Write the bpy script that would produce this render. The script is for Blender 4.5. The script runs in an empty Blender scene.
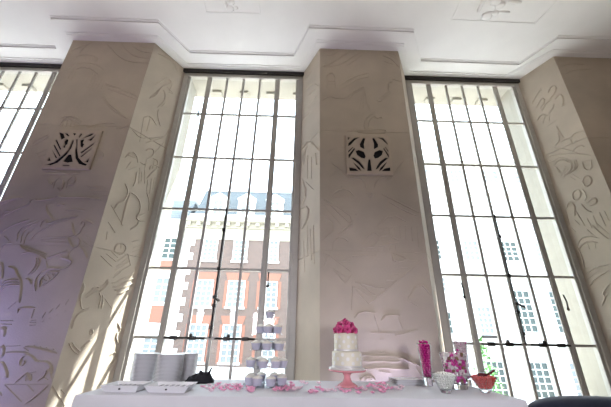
import bpy, bmesh, math, random
from mathutils import Vector, Matrix
from mathutils.geometry import delaunay_2d_cdt
PI = math.pi
rng = random.Random(7)
scene = bpy.context.scene
COL = scene.collection

# ------------------------------------------------------------------ camera
FPX, PITCH, ROLL, YAW, ZC = 307.98, 0.41217, 0.020167, 0.015649, 1.095
fw = Vector((math.sin(YAW)*math.cos(PITCH), math.cos(YAW)*math.cos(PITCH), math.sin(PITCH)))
rt0 = Vector((math.cos(YAW), -math.sin(YAW), 0)); up0 = rt0.cross(fw)
rt = rt0*math.cos(ROLL) + up0*math.sin(ROLL)
up = -rt0*math.sin(ROLL) + up0*math.cos(ROLL)
cam = bpy.data.cameras.new('camera'); cam.sensor_width = 36; cam.lens = FPX/611*36
cam.clip_start = .05; cam.clip_end = 500
co = bpy.data.objects.new('camera', cam); COL.objects.link(co)
co.matrix_world = Matrix(((rt.x, up.x, -fw.x, 0), (rt.y, up.y, -fw.y, 0), (rt.z, up.z, -fw.z, ZC), (0, 0, 0, 1)))
scene.camera = co

# ------------------------------------------------------------------ world, sun, lamps, exposure
w = bpy.data.worlds.new('sky'); scene.world = w; w.use_nodes = True
bg = w.node_tree.nodes['Background']; bg.inputs[0].default_value = (.77, .88, 1, 1); bg.inputs[1].default_value = 6.8

def lamp(name, kind, loc, direction, energy, color=(1, 1, 1), size=1, size_y=None, spread=None):
    l = bpy.data.lights.new(name, kind); l.energy = energy; l.color = color
    if kind == 'AREA':
        l.size = size
        if size_y: l.shape = 'RECTANGLE'; l.size_y = size_y
        if spread: l.spread = spread
    o = bpy.data.objects.new(name, l); COL.objects.link(o); o.location = loc
    o.rotation_euler = Vector(direction).to_track_quat('-Z', 'Y').to_euler()
    return o
sun = lamp('sun', 'SUN', (10, 20, 30), (-2.2, -1, -3.15), 30, (1, .99, .97)); sun.data.angle = math.radians(.6)
# daylight portals in the window openings (they only guide sampling of the sky)
for cx in (-4.83, -1.02, 2.71):
    p = lamp('daylight_portal', 'AREA', (cx, 4.08, 2.75), (0, -1, 0), 1, size=1.98, size_y=4.9)
    p.data.cycles.is_portal = True
# added warm fill for the ceiling; then violet uplighters on the floor by the wall
lamp('ceiling_fill', 'AREA', (-2.8, .6, 2.4), (0, -.1, 1), 43, (1, .90, .80), 2.2)
lamp('ceiling_fill', 'AREA', (2.6, .6, 2.4), (0, -.1, 1), 43, (1, .90, .80), 2.2)
lamp('violet_uplight', 'AREA', (-3.75, 2.62, .1), (0.05, 1.0, 1), 28, (.32, .38, 1), .4, spread=2.5)
lamp('violet_uplight', 'AREA', (.85, 3.12, .1), (0, .24, 1), 14, (.62, .60, 1), .4, spread=1.5)
for x in (-1.0, 1.2): lamp('front_fill', 'AREA', (x, -1.6, 1.45), (0, 1, -.13), 10.5, (.93, .90, 1), .6, spread=1.05)  # added low frontal light; its source behind the viewer is unseen
lamp('pink_uplight', 'AREA', (-4.0, 3.0, .06), (.1, .3, 1), 5, (1, .2, .42), .3)
scene.view_settings.view_transform = 'Standard'; scene.view_settings.look = 'None'
scene.view_settings.exposure = 0.0; scene.view_settings.gamma = 1

# ------------------------------------------------------------------ helpers
CAMP = Vector((0, 0, ZC))
def ray(x, y): return rt*((x-305.5)/FPX) - up*((y-203.5)/FPX) + fw
def atY(x, y, Y): d = ray(x, y); return CAMP + d*(Y/d.y)
def atZ(x, y, Z): d = ray(x, y); return CAMP + d*((Z-ZC)/d.z)
def mpp(Y, Z): return (Vector((0, Y, Z))-CAMP).dot(fw)/FPX

MATS = {}
def mat(name, col, rough=.6, metal=0, noise=0, nscale=8, bump=0, bscale=60, spec=None, sheen=0):
    if name in MATS: return MATS[name]
    m = bpy.data.materials.new(name); m.use_nodes = True; MATS[name] = m
    nt = m.node_tree; b = nt.nodes['Principled BSDF']
    b.inputs['Base Color'].default_value = (*col, 1); b.inputs['Roughness'].default_value = rough
    b.inputs['Metallic'].default_value = metal
    if spec is not None: b.inputs['Specular IOR Level'].default_value = spec
    if sheen: b.inputs['Sheen Weight'].default_value = sheen
    if noise or bump:
        tc = nt.nodes.new('ShaderNodeTexCoord')
    if noise:
        n = nt.nodes.new('ShaderNodeTexNoise'); n.inputs['Scale'].default_value = nscale; n.inputs['Detail'].default_value = 6
        nt.links.new(tc.outputs['Object'], n.inputs['Vector'])
        r = nt.nodes.new('ShaderNodeValToRGB')
        r.color_ramp.elements[0].position = .3; r.color_ramp.elements[1].position = .7
        r.color_ramp.elements[0].color = (*[c*(1-noise) for c in col], 1)
        r.color_ramp.elements[1].color = (*[min(1, c*(1+noise)) for c in col], 1)
        nt.links.new(n.outputs['Fac'], r.inputs['Fac']); nt.links.new(r.outputs['Color'], b.inputs['Base Color'])
    if bump:
        n2 = nt.nodes.new('ShaderNodeTexNoise'); n2.inputs['Scale'].default_value = bscale; n2.inputs['Detail'].default_value = 4
        nt.links.new(tc.outputs['Object'], n2.inputs['Vector'])
        bp = nt.nodes.new('ShaderNodeBump'); bp.inputs['Strength'].default_value = bump; bp.inputs['Distance'].default_value = .02
        nt.links.new(n2.outputs['Fac'], bp.inputs['Height']); nt.links.new(bp.outputs['Normal'], b.inputs['Normal'])
    return m

def brick_mat():
    m = bpy.data.materials.new('brick'); m.use_nodes = True; nt = m.node_tree; b = nt.nodes['Principled BSDF']
    tc = nt.nodes.new('ShaderNodeTexCoord'); mp = nt.nodes.new('ShaderNodeMapping')
    mp.inputs['Rotation'].default_value = (PI/2, 0, 0)
    br = nt.nodes.new('ShaderNodeTexBrick'); br.inputs['Scale'].default_value = 1
    br.inputs['Color1'].default_value = (.165, .105, .085, 1); br.inputs['Color2'].default_value = (.125, .085, .072, 1)
    br.inputs['Mortar'].default_value = (.19, .165, .15, 1); br.inputs['Brick Width'].default_value = .23
    br.inputs['Row Height'].default_value = .08; br.inputs['Mortar Size'].default_value = .008
    nt.links.new(tc.outputs['Object'], mp.inputs['Vector']); nt.links.new(mp.outputs['Vector'], br.inputs['Vector'])
    nt.links.new(br.outputs['Color'], b.inputs['Base Color']); b.inputs['Roughness'].default_value = .85
    MATS['brick'] = m
brick_mat()

def slate_mat():
    m = bpy.data.materials.new('slate'); m.use_nodes = True; nt = m.node_tree; b = nt.nodes['Principled BSDF']
    tc = nt.nodes.new('ShaderNodeTexCoord'); mp = nt.nodes.new('ShaderNodeMapping')
    mp.inputs['Rotation'].default_value = (PI/2, 0, 0)
    br = nt.nodes.new('ShaderNodeTexBrick'); br.inputs['Scale'].default_value = 1
    br.inputs['Color1'].default_value = (.11, .125, .135, 1); br.inputs['Color2'].default_value = (.085, .10, .11, 1)
    br.inputs['Mortar'].default_value = (.07, .08, .09, 1); br.inputs['Brick Width'].default_value = .32
    br.inputs['Row Height'].default_value = .24; br.inputs['Mortar Size'].default_value = .02
    nt.links.new(tc.outputs['Object'], mp.inputs['Vector']); nt.links.new(mp.outputs['Vector'], br.inputs['Vector'])
    nt.links.new(br.outputs['Color'], b.inputs['Base Color']); b.inputs['Roughness'].default_value = .6
    MATS['slate'] = m
slate_mat()

def thin_glass(name, tint=(1, 1, 1), base=.03, edge=.35):
    """sheet glass: sees through, mirrors more towards grazing angles"""
    m = bpy.data.materials.new(name); m.use_nodes = True; nt = m.node_tree
    nt.nodes.remove(nt.nodes['Principled BSDF']); out = nt.nodes['Material Output']
    t = nt.nodes.new('ShaderNodeBsdfTransparent'); t.inputs[0].default_value = (*tint, 1)
    g = nt.nodes.new('ShaderNodeBsdfGlossy'); g.inputs['Roughness'].default_value = .03
    lw = nt.nodes.new('ShaderNodeLayerWeight'); lw.inputs['Blend'].default_value = .25
    mr = nt.nodes.new('ShaderNodeMapRange'); mr.inputs['To Min'].default_value = base; mr.inputs['To Max'].default_value = edge
    mx = nt.nodes.new('ShaderNodeMixShader')
    nt.links.new(lw.outputs['Facing'], mr.inputs['Value']); nt.links.new(mr.outputs['Result'], mx.inputs['Fac'])
    nt.links.new(t.outputs[0], mx.inputs[1]); nt.links.new(g.outputs[0], mx.inputs[2]); nt.links.new(mx.outputs[0], out.inputs['Surface'])
    MATS[name] = m; return m

STONE = mat('limestone', (.52, .45, .365), .85, noise=.10, nscale=2.2, bump=.12, bscale=90)
PLASTER = mat('white_plaster', (.84, .84, .84), .8, noise=.02, nscale=3)
WALLP = mat('brown_wall_panelling', (.16, .10, .06), .8, noise=.04)
FLOORM = mat('oak_floor', (.16, .10, .06), .35, noise=.25, nscale=5)
FRAME = mat('grey_bronze_paint', (.46, .44, .40), .45, noise=.05, nscale=12)
DARKMET = mat('dark_bronze', (.045, .04, .037), .5, .6)
PANE = thin_glass('window_glass', (.97, .99, .98), .02, .25)
VGLASS = thin_glass('clear_vase_glass', (.97, .98, .985), .04, .45)
ACRYL = thin_glass('clear_acrylic', (.93, .95, .97), .05, .5)
BLACKVOID = mat('dark_void', (.008, .008, .012), .9)
GRST = mat('pale_grille_stone', (.53, .45, .36), .8, noise=.06, nscale=10)
EXTST = mat('portland_stone', (.36, .335, .285), .85, noise=.06)  # even stone tone, lowered to stop the soffit blowing out
ASPH = mat('asphalt', (.07, .07, .075), .9, noise=.1)
CREAMST = mat('cream_render', (.38, .345, .275), .85, noise=.03)
WHITEST = mat('white_stucco', (.90, .89, .86), .85, noise=.02)
WHITEP = mat('white_paint', (.86, .86, .85), .5)
ORANGEB = mat('red_orange_brick', (.30, .135, .095), .85, noise=.12, nscale=20)
OUTPANE = mat('dim_window_pane', (.19, .21, .215), .12)
GREENPANE = mat('dark_green_window_pane', (.04, .06, .055), .12)
CLOTHM = mat('white_linen', (.74, .74, .78), .85, noise=.03, nscale=4, bump=.06, bscale=300)
CHINA = mat('white_china', (.80, .80, .82), .18)
STEEL = mat('polished_cutlery_steel', (.55, .55, .57), .2, 1)
BLACKC = mat('black_cloth', (.012, .013, .018), .8, noise=.3)
ICING = mat('ivory_icing', (.80, .76, .62), .5, noise=.02)
DOTW = mat('white_icing_dot', (.88, .87, .83), .5)
SATIN = mat('silver_satin_ribbon', (.70, .68, .66), .3, .2)
STANDP = mat('pink_ceramic', (.78, .33, .36), .25)
ROSEM = mat('deep_pink_petal', (.70, .085, .28), .55, noise=.25, nscale=30)
ROSED = mat('magenta_rose_heart', (.48, .03, .16), .6)
PETA = mat('mid_pink_petal', (.88, .40, .58), .55, noise=.15, nscale=40)
PETB = mat('pale_pink_petal', (.92, .68, .76), .55, noise=.12, nscale=40)
WRAP = mat('lilac_paper_case', (.52, .52, .62), .7)
FROST = mat('vanilla_frosting', (.84, .82, .72), .6, noise=.06, nscale=40)
CANDYP = mat('magenta_candy', (.62, .02, .26), .22)
CANDYH = mat('hot_pink_candy', (.72, .06, .38), .3)
CANDYW = mat('white_candy', (.90, .86, .84), .4)
CANDYL = mat('pale_pink_candy', (.80, .62, .66), .35)
CANDYM = mat('brown_candy', (.30, .19, .10), .4)
REDC = mat('coral_red_candy', (.78, .07, .06), .35)
MINT = mat('white_mint', (.92, .91, .84), .45)
SCOOPM = mat('dark_red_scoop_plastic', (.10, .012, .02), .25)
NAVY = mat('navy_velvet', (.010, .016, .040), .75, sheen=.3, noise=.2)
DARKWOOD = mat('dark_wood', (.06, .035, .02), .4)
LEAFM = mat('green_leaf', (.10, .26, .06), .6, noise=.4, nscale=3)
BARK = mat('bark', (.12, .08, .05), .9, noise=.3)
PAVE = mat('pale_paving', (.62, .60, .57), .9, noise=.06, nscale=1.5)

def tag(o, label=None, cat=None, group=None, kind=None):
    if label: o['label'] = label
    if cat: o['category'] = cat
    if group: o['group'] = group
    if kind: o['kind'] = kind
    return o
def thing(name, label, cat, loc=(0, 0, 0), rz=0, group=None, kind=None):
    o = bpy.data.objects.new(name, None); COL.objects.link(o); o.location = loc; o.rotation_euler = (0, 0, rz)
    o.empty_display_size = .1
    return tag(o, label, cat, group, kind)
def copy_tree(o, parent=None):
    c = o.copy(); COL.objects.link(c); c.parent = parent
    for ch in list(o.children): copy_tree(ch, c)
    return c

class MB:
    def __init__(s): s.v = []; s.f = []
    def add(s, vs, fs):
        n = len(s.v); s.v += [Vector(p) for p in vs]; s.f += [tuple(i+n for i in f) for f in fs]; return s
    def box(s, x0, x1, y0, y1, z0, z1, M=None):
        vs = [Vector(p) for p in ((x0,y0,z0),(x1,y0,z0),(x1,y1,z0),(x0,y1,z0),(x0,y0,z1),(x1,y0,z1),(x1,y1,z1),(x0,y1,z1))]
        if M: vs = [M @ p for p in vs]
        return s.add(vs, [(0,3,2,1),(4,5,6,7),(0,1,5,4),(1,2,6,5),(2,3,7,6),(3,0,4,7)])
    def prism(s, poly, vec):
        n = len(poly); vec = Vector(vec); vs = [Vector(p) for p in poly]; vs += [p+vec for p in vs]
        return s.add(vs, [tuple(range(n))[::-1], tuple(range(n, 2*n))] + [(i, (i+1) % n, n+(i+1) % n, n+i) for i in range(n)])
    def lathe(s, prof, c=(0, 0, 0), n=24, close=True, flute=0, M=None):
        c = Vector(c); vs = []; fs = []
        for k, (r, z) in enumerate(prof):
            for i in range(n):
                a = 2*PI*i/n; rr = r*(1+(flute if i % 2 else -flute))
                p = Vector((rr*math.cos(a), rr*math.sin(a), z))
                vs.append(c + (M @ p if M else p))
        m = len(prof)
        for k in range(m-1):
            for i in range(n):
                j = (i+1) % n; fs.append((k*n+i, k*n+j, (k+1)*n+j, (k+1)*n+i))
        if close:
            fs.append(tuple(range(n))[::-1]); fs.append(tuple((m-1)*n+i for i in range(n)))
        return s.add(vs, fs)
    def tube(s, path, r, n=8, r2=None):
        path = [Vector(p) for p in path]; vs = []; fs = []
        for k, p in enumerate(path):
            d = (path[min(k+1, len(path)-1)] - path[max(k-1, 0)]).normalized()
            a = d.cross(Vector((0, 0, 1)) if abs(d.z) < .9 else Vector((1, 0, 0))).normalized(); b = d.cross(a)
            rr = r if r2 is None else r+(r2-r)*k/(len(path)-1)
            for i in range(n):
                t = 2*PI*i/n; vs.append(p + a*rr*math.cos(t) + b*rr*math.sin(t))
        m = len(path)
        for k in range(m-1):
            for i in range(n):
                j = (i+1) % n; fs.append((k*n+i, k*n+j, (k+1)*n+j, (k+1)*n+i))
        fs.append(tuple(range(n))[::-1]); fs.append(tuple((m-1)*n+i for i in range(n)))
        return s.add(vs, fs)
    def ball(s, c, r, nu=10, nv=6, sc=(1, 1, 1), jit=0):
        prof = []; c = Vector(c); vs = [c+Vector((0, 0, -r*sc[2]))]; fs = []
        for k in range(1, nv):
            t = PI*k/nv
            for i in range(nu):
                a = 2*PI*i/nu; q = r*(1+(rng.uniform(-jit, jit) if jit else 0))
                vs.append(c+Vector((q*sc[0]*math.sin(t)*math.cos(a), q*sc[1]*math.sin(t)*math.sin(a), -q*sc[2]*math.cos(t))))
        vs.append(c+Vector((0, 0, r*sc[2]))); L = len(vs)-1
        for i in range(nu):
            j = (i+1) % nu; fs.append((0, 1+j, 1+i)); fs.append((L, L-nu+i, L-nu+j))
        for k in range(nv-2):
            for i in range(nu):
                j = (i+1) % nu; fs.append((1+k*nu+i, 1+k*nu+j, 1+(k+1)*nu+j, 1+(k+1)*nu+i))
        return s.add(vs, fs)
    def build(s, name, m, parent=None, bevel=0, smooth=False, seg=2, autosmooth=None):
        off = Vector((0, 0, 0)); q = parent
        while q is not None: off += q.location; q = q.parent
        me = bpy.data.meshes.new(name); me.from_pydata([tuple(p-off) for p in s.v], [], s.f)
        bm = bmesh.new(); bm.from_mesh(me); bmesh.ops.recalc_face_normals(bm, faces=bm.faces); bm.to_mesh(me); bm.free()
        if m: me.materials.append(m)
        o = bpy.data.objects.new(name, me); COL.objects.link(o)
        if parent is not None: o.parent = parent
        if smooth:
            for p in me.polygons: p.use_smooth = True
        if bevel:
            b = o.modifiers.new('bevel', 'BEVEL'); b.width = bevel; b.segments = seg; b.limit_method = 'ANGLE'; b.angle_limit = math.radians(40)
        if autosmooth:
            for p in me.polygons: p.use_smooth = True
            bm = bmesh.new(); bm.from_mesh(me)
            for e in bm.edges:
                if len(e.link_faces) == 2 and e.calc_face_angle(0) > autosmooth: e.smooth = False
            bm.to_mesh(me); bm.free()
        return o
def struct(name, mb, m, parent=None, **k):
    o = mb.build(name, m, parent, **k)
    if parent is None: o['kind'] = 'structure'
    return o
ORD = ['zeroth','first','second','third','fourth','fifth','sixth','seventh','eighth','ninth','tenth','eleventh','twelfth','thirteenth','fourteenth','fifteenth','sixteenth','seventeenth','eighteenth','nineteenth','twentieth','twenty-first','twenty-second','twenty-third','twenty-fourth','twenty-fifth']

# ------------------------------------------------------------------ room shell
XL, XR, YB, YF, YW = -7.0, 5.7, -6.0, 3.45, 3.96
ZT, ZHI = 5.283, 5.318
struct('floor', MB().box(XL-.2, XR+.2, YB-.2, 4.1, -.15, 0), FLOORM)
struct('wall_left', MB().box(XL-.2, XL, YB, 4.6, 0, 5.6), WALLP)
struct('wall_right', MB().box(XR, XR+.2, YB, 4.6, 0, 5.6), WALLP)
struct('wall_back', MB().box(XL-.2, XR+.2, YB-.2, YB, 0, 5.6), WALLP)
outer = [(XL,3.635),(-4.0,3.635),(-3.72,3.122),(-2.16,3.13),(-1.86,3.636),(-.18,3.632),(.05,3.127),(1.604,3.135),(1.9,3.643),(3.534,3.655),(3.78,3.155),(XR,3.15)]
inner = [(XL,3.835),(-3.87,3.835),(-3.643,3.322),(-2.262,3.328),(-1.974,3.835),(-.079,3.82),(.177,3.308),(1.519,3.322),(1.788,3.845),(3.45,3.855),(3.86,3.335),(XR,3.33)]
cm = MB().box(XL-.2, XR+.2, YB-.2, 4.3, ZHI, ZHI+.25)
def step(path, z0, z1):
    n = len(path); vs = []; fs = []
    for x, y in path: vs += [(x, y, z0), (x, y, z1), (x, 4.05, z0)]
    for i in range(n-1):
        a, b = 3*i, 3*i+3; fs += [(a, b, b+1, a+1), (a, a+2, b+2, b)]
    cm.add(vs, fs)
step(outer, ZT, ZHI)
for d, z0, z1 in ((0, ZT-.012, ZT), (.035, ZT-.022, ZT-.012)):
    step([(x, y+d) for x, y in inner], z0, z1)
step([(x, y-.03) for x, y in outer], ZHI-.010, ZHI)
struct('ceiling', cm, PLASTER)
ZP = ZT-.022

# ---- carved pillars
class Face:
    """a flat pillar face from a=(x,y) to b=(x,y); relief lines are traced on it in metres"""
    def __init__(s, a, b, mb):
        s.a = Vector((*a, 0)); s.b = Vector((*b, 0)); s.u = (s.b-s.a).normalized(); s.n = Vector((s.u.y, -s.u.x, 0)); s.mb = mb
        s.W = (s.b-s.a).length
    def hit(s, x, y):
        d = ray(x, y); t = (s.a-CAMP).dot(s.n)/d.dot(s.n); p = CAMP+d*t
        return ((p-s.a).dot(s.u), p.z)
    def ridge(s, pts, wd=.02, h=.008):
        wd = .004+wd*.5; h = .004+h*1.0
        pts = [Vector(p) for p in pts]; out = [pts[0]]
        for p in pts[1:]:
            if (p-out[-1]).length > .004: out.append(p)
        pts = out; n = len(pts)
        if n < 2: return
        if n > 2:       # one round of corner rounding for carved curves
            q = [pts[0]]
            for i in range(n-1):
                q += [pts[i].lerp(pts[i+1], .28), pts[i].lerp(pts[i+1], .72)]
            pts = q+[pts[-1]]; n = len(pts)
        vs = []; sg = 1 if sum(b.x-a.x for a, b in zip(pts, pts[1:])) >= 0 else -1
        for i, p in enumerate(pts):
            d = (pts[min(i+1, n-1)]-pts[max(i-1, 0)]).normalized()*sg; nn = Vector((-d.y, d.x))
            k = .5 if i in (0, n-1) else 1
            for off, hh in ((-wd*.5*k, -.001), (-wd*.5*k+.003, h*k), (wd*.1*k, h*.75*k), (wd*.9*k, -.001)):
                q = p+nn*off; u = min(max(q.x, .004), s.W-.004)
                vs.append(s.a + s.u*u + s.n*hh + Vector((0, 0, min(max(q.y, .02), ZP-.004))))
        fs = []
        for i in range(n-1):
            for k in range(3): fs.append((i*4+k, i*4+k+1, i*4+4+k+1, i*4+4+k))
        s.mb.add(vs, fs)
    def trace(s, x0, y0, sc, lines, wd=.02, h=.008):
        for L in lines: s.ridge([s.hit(x0+px/sc, y0+py/sc) for px, py in L], wd, h)

def pillar_blocks(mb, sec, seams):
    zs = [0]+seams+[ZP+.01]
    for a, b in zip(zs[:-1], zs[1:]):
        g = .0035
        mb.prism([(x, y, a+(g if a else 0)) for x, y in sec], (0, 0, b-a-g-(g if a else 0)))
    cx = sum(p[0] for p in sec)/len(sec); cy = sum(p[1] for p in sec)/len(sec)
    mb.prism([(cx+(x-cx)*.985, cy+(y-cy)*.985, 0) for x, y in sec], (0, 0, ZP))
def pillar(lbl, fl, fr, bl, br, seams):
    mb = MB(); sec = [(fl, YF), (fr, YF), (br, YW), (br, 4.05), (bl, 4.05), (bl, YW)]
    pillar_blocks(mb, sec, seams)
    return mb, Face((fl, YF), (fr, YF), mb), Face((fr, YF), (br, YW), mb), Face((bl, YW), (fl, YF), mb)

mbL, LF, LR, LL = pillar('left', -3.601, -2.341, -3.84, -2.035, [2.0, 3.66])
S5 = 5.083
LF.trace(0, 20, S5, [[(355,160),(400,140),(470,115)],[(400,175),(430,135),(470,112)],[(375,205),(390,185),(440,175),(490,185),(500,205),(480,212)],
 [(425,190),(430,205)],[(445,190),(450,205)],[(463,190),(468,207)],[(480,192),(485,210)],[(345,250),(380,225),(440,215),(500,230),(530,255)],
 [(385,250),(420,238),(470,250),(500,275)],[(345,300),(380,240)],[(360,310),(385,262)],[(478,270),(445,355)],[(493,280),(460,360)],[(507,288),(475,362)],
 [(520,295),(490,365)],[(532,305),(510,365)],[(535,320),(570,335),(610,345)]], .016, .005)
LF.trace(80, 20, S5, [[(130,115),(165,150),(200,190),(260,215),(340,220),(365,215)],[(205,115),(240,160),(290,190),(350,195)],[(255,115),(290,150),(330,165),(372,168)],
 [(285,120),(320,140),(375,140)],[(130,330),(200,350),(290,385)],[(140,350),(200,370),(280,400)]], .016, .005)
LF.trace(60, 90, S5, [[(215,20),(260,80),(300,110),(345,150)],[(210,35),(255,95),(335,145)],[(310,15),(350,30),(395,50)],[(330,0),(400,40)],
 [(0,150),(40,130),(90,145),(110,165)],[(5,165),(45,145),(85,160),(100,180)],[(20,150),(10,190)],[(40,145),(30,190)],[(60,150),(52,190)],[(80,160),(70,190)],
 [(140,190),(230,165),(280,170)],[(150,195),(240,180)],[(285,195),(320,195),(355,175)],[(190,300),(235,335),(180,350)],[(290,265),(310,310)]], .016, .005)
LF.trace(0, 110, S5, [[(185,85),(265,80)],[(195,70),(265,65)],[(165,165),(200,150),(245,125)],[(160,180),(210,160),(250,135)],[(300,85),(330,40),(370,30),(400,50)],
 [(185,225),(240,200)],[(190,240),(235,225)],[(180,220),(215,280)],[(215,308),(300,312),(330,322)],[(215,332),(270,324),(340,327),(410,322)],[(235,350),(255,370)],
 [(270,400),(280,360),(310,340),(325,360),(310,400)],[(335,400),(345,360),(370,335),(388,345),(370,385)],[(440,390),(540,395)]], .018, .006)
LF.trace(0, 180, S5, [[(0,130),(60,100),(120,90)],[(0,115),(50,98),(100,88)],
 [(0,200),(50,165),(110,140),(155,120),(150,105),(180,98),(190,108),(280,92),(280,80),(302,80),(305,90),(400,88),(460,92),(520,102)],[(0,190),(30,155),(55,160)],
 [(440,35),(545,40)],[(450,55),(550,58)],[(455,72),(550,78)],[(245,0),(260,30),(270,10)],[(290,40),(310,60),(330,10)],[(345,30),(375,20),(385,0)],
 [(235,125),(285,115)],[(235,130),(240,165),(260,190),(280,210)],[(285,135),(310,122),(335,132)],[(330,155),(380,150),(440,157)],[(350,175),(380,165)],
 [(150,310),(180,275),(230,245),(290,215),(350,200),(385,190)],[(205,240),(215,210),(230,205),(240,225),(290,205),(350,190),(400,185)],
 [(0,275),(30,250),(80,225),(155,200)],[(85,310),(90,270),(120,235),(190,205)],[(105,320),(110,280),(140,240),(205,210)],[(120,330),(125,300),(150,260)],[(145,275),(190,235)],
 [(20,285),(45,310)],[(0,355),(25,325),(60,320)],[(100,330),(130,360),(180,370),(235,385)],[(120,340),(160,355),(240,380)],
 [(410,225),(420,205),(450,208),(475,225)],[(425,215),(430,235),(415,240)],[(365,215),(370,250),(380,290)],[(350,290),(400,280),(420,240)],
 [(345,290),(360,330),(380,350),(410,320),(395,290)],[(400,330),(430,360),(445,400)],[(420,310),(460,345)],[(440,280),(470,330)],[(370,350),(340,390)],
 [(205,295),(345,288)],[(210,307),(345,300)],[(220,320),(345,318)],[(235,405),(300,375),(345,362)]], .022, .009)
LF.trace(0, 250, S5, [[(110,20),(150,8),(190,20),(240,50)],[(235,42),(300,20),(345,0)],[(240,90),(235,55)],[(140,130),(170,100),(185,70),(185,40)],[(155,125),(185,100),(200,70),(195,40)],
 [(235,90),(300,95),(330,95),(370,65),(350,50),(305,40)],[(350,50),(345,10)],[(180,210),(175,170),(190,130),(230,100),(280,92),(310,100)],
 [(200,190),(205,150),(235,120),(270,108),(300,115)],[(205,190),(260,155),(300,115)],[(215,160),(205,185)],[(215,145),(240,160)],[(240,125),(255,150)],[(262,112),(275,140)],
 [(130,145),(155,155),(160,175)],[(0,65),(15,70),(15,140),(0,155)],[(40,85),(80,95),(90,130),(105,145),(110,180),(105,230),(100,270)],
 [(0,180),(35,150),(105,155)],[(0,195),(35,165),(100,167)],[(0,208),(40,178),(100,178)],[(40,300),(85,262)],[(90,320),(95,292),(180,295)],[(160,345),(175,300)],
 [(155,360),(185,358)],[(150,372),(185,372)],[(150,384),(182,383)],[(215,345),(232,315)],[(250,320),(268,298)],[(285,300),(305,275)],[(332,278),(352,248)],
 [(215,365),(225,358)],[(250,350),(258,345)],[(288,332),(297,328)],[(330,312),(338,308)],[(0,362),(65,362)],[(0,378),(60,380)],[(0,400),(20,392),(35,405)]], .022, .010)
LF.trace(0, 327, S5, [[(30,100),(105,97)],[(30,130),(110,128),(145,135)],[(120,105),(150,100),(220,115),(290,135)],[(120,105),(145,122)],[(172,92),(178,100)],[(202,97),(208,105)],
 [(236,103),(242,112)],[(268,110),(276,118)],[(100,195),(100,170),(120,145),(150,140),(170,155),(190,180),(230,175),(255,185),(265,215),(262,240)],[(100,195),(120,195),(125,170)],
 [(75,285),(125,240),(140,235),(155,275)],[(135,240),(130,275)],[(150,235),(185,230)],[(160,240),(160,270)],[(190,275),(230,245),(235,220)],[(225,255),(245,270)],[(250,210),(265,270)],
 [(25,293),(245,292)],[(25,295),(110,380)],[(245,295),(185,350),(130,390)],[(140,295),(172,328)],[(0,15),(15,5),(28,20),(20,50)],[(0,110),(20,90),(20,140),(0,160)],
 [(0,180),(18,180),(45,255),(15,258)],[(0,330),(10,350)]], .024, .010)
LR.trace(80, 20, S5, [[(395,170),(440,190),(475,215),(500,270)],[(380,330),(420,310),(440,290),(470,320),(420,335),(400,360),(385,385),(350,400)],[(440,290),(430,310)],[(410,310),(445,300)],[(470,320),(455,360)],[(440,340),(470,370)]], .018, .007)
LR.trace(60, 90, S5, [[(455,40),(490,15),(500,0)],[(495,90),(530,60),(535,20),(525,0)],[(500,100),(495,130),(510,185)],[(535,65),(515,85)],[(550,10),(575,20)],
 [(425,140),(405,265)],[(460,135),(440,210)],[(425,140),(460,130),(490,180)],[(365,200),(400,240),(440,245)],[(435,270),(490,250),(535,240),(550,200)],[(440,245),(500,240),(530,235)],[(470,330),(530,265)],
 [(330,345),(360,310),(390,330),(395,370)],[(345,330),(380,345)],[(435,310),(460,295),(480,310),(470,340),(440,350)],[(470,345),(500,360),(490,400)],[(440,350),(430,400)],[(480,350),(470,400)]], .018, .007)
LR.trace(60, 160, S5, [[(330,120),(345,150),(345,180),(320,215)],[(260,230),(320,335)],[(310,330),(350,170),(365,165),(395,190),(410,225),(405,270),(385,290)],[(275,250),(295,215),(325,210)],
 [(430,270),(385,290),(400,310),(430,310)],[(400,310),(390,335),(355,355)],[(440,165),(455,210),(450,260)],[(245,315),(280,370)],[(240,365),(235,405)],[(335,45),(360,10)],[(345,50),(390,35)],
 [(390,60),(385,110),(370,135)],[(405,40),(400,120)],[(415,60),(412,110)],[(430,50),(430,120)],[(440,95),(470,60),(500,40)],[(445,100),(440,160)],[(465,95),(455,170)],[(480,90),(470,150)],
 [(405,10),(430,25),(440,15)],[(455,50),(460,30),(490,25),(505,40)]], .018, .007)
LR.trace(60, 230, S5, [[(205,130),(265,185)],[(235,120),(285,160)],[(260,108),(280,130)],[(275,105),(285,75),(310,65),(335,78),(335,105),(310,125),(285,115),(275,105)],[(310,70),(310,95)],
 [(290,160),(345,120)],[(285,185),(350,140)],[(280,205),(355,155)],[(275,225),(355,180)],[(270,245),(310,210)],[(345,120),(358,180)],
 [(260,270),(290,265),(320,245),(350,245),(385,205)],[(265,290),(300,285),(330,265),(380,240)],[(275,305),(300,305),(340,285),(375,265)],[(285,325),(310,322),(345,300),(370,290)],
 [(365,60),(400,50)],[(370,90),(410,75)],[(365,110),(405,95)],[(370,135),(400,120)],[(130,345),(180,310),(200,300)],[(125,335),(170,300)],[(160,300),(190,285),(195,295),(225,280),(245,250)],
 [(200,315),(235,285),(245,262)],[(200,320),(210,345),(195,400)],[(215,330),(222,350),(210,400)],[(225,345),(265,400)],[(110,400),(100,340),(125,300),(120,270)]], .020, .008)
LR.trace(0, 250, S5, [[(410,230),(410,280),(420,305),(455,295)],[(365,400),(380,340),(420,310),(450,305)],[(515,30),(565,80)],[(570,10),(600,40)]], .018, .007)
LR.trace(0, 327, S5, [[(350,80),(370,120),(400,140)],[(365,75),(385,105),(410,125)],[(410,110),(440,80),(465,65)],[(420,110),(450,90)],[(455,25),(465,10),(475,25),(460,40),(455,25)],[(310,315),(330,340)],[(255,295),(330,400)]], .018, .007)
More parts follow.
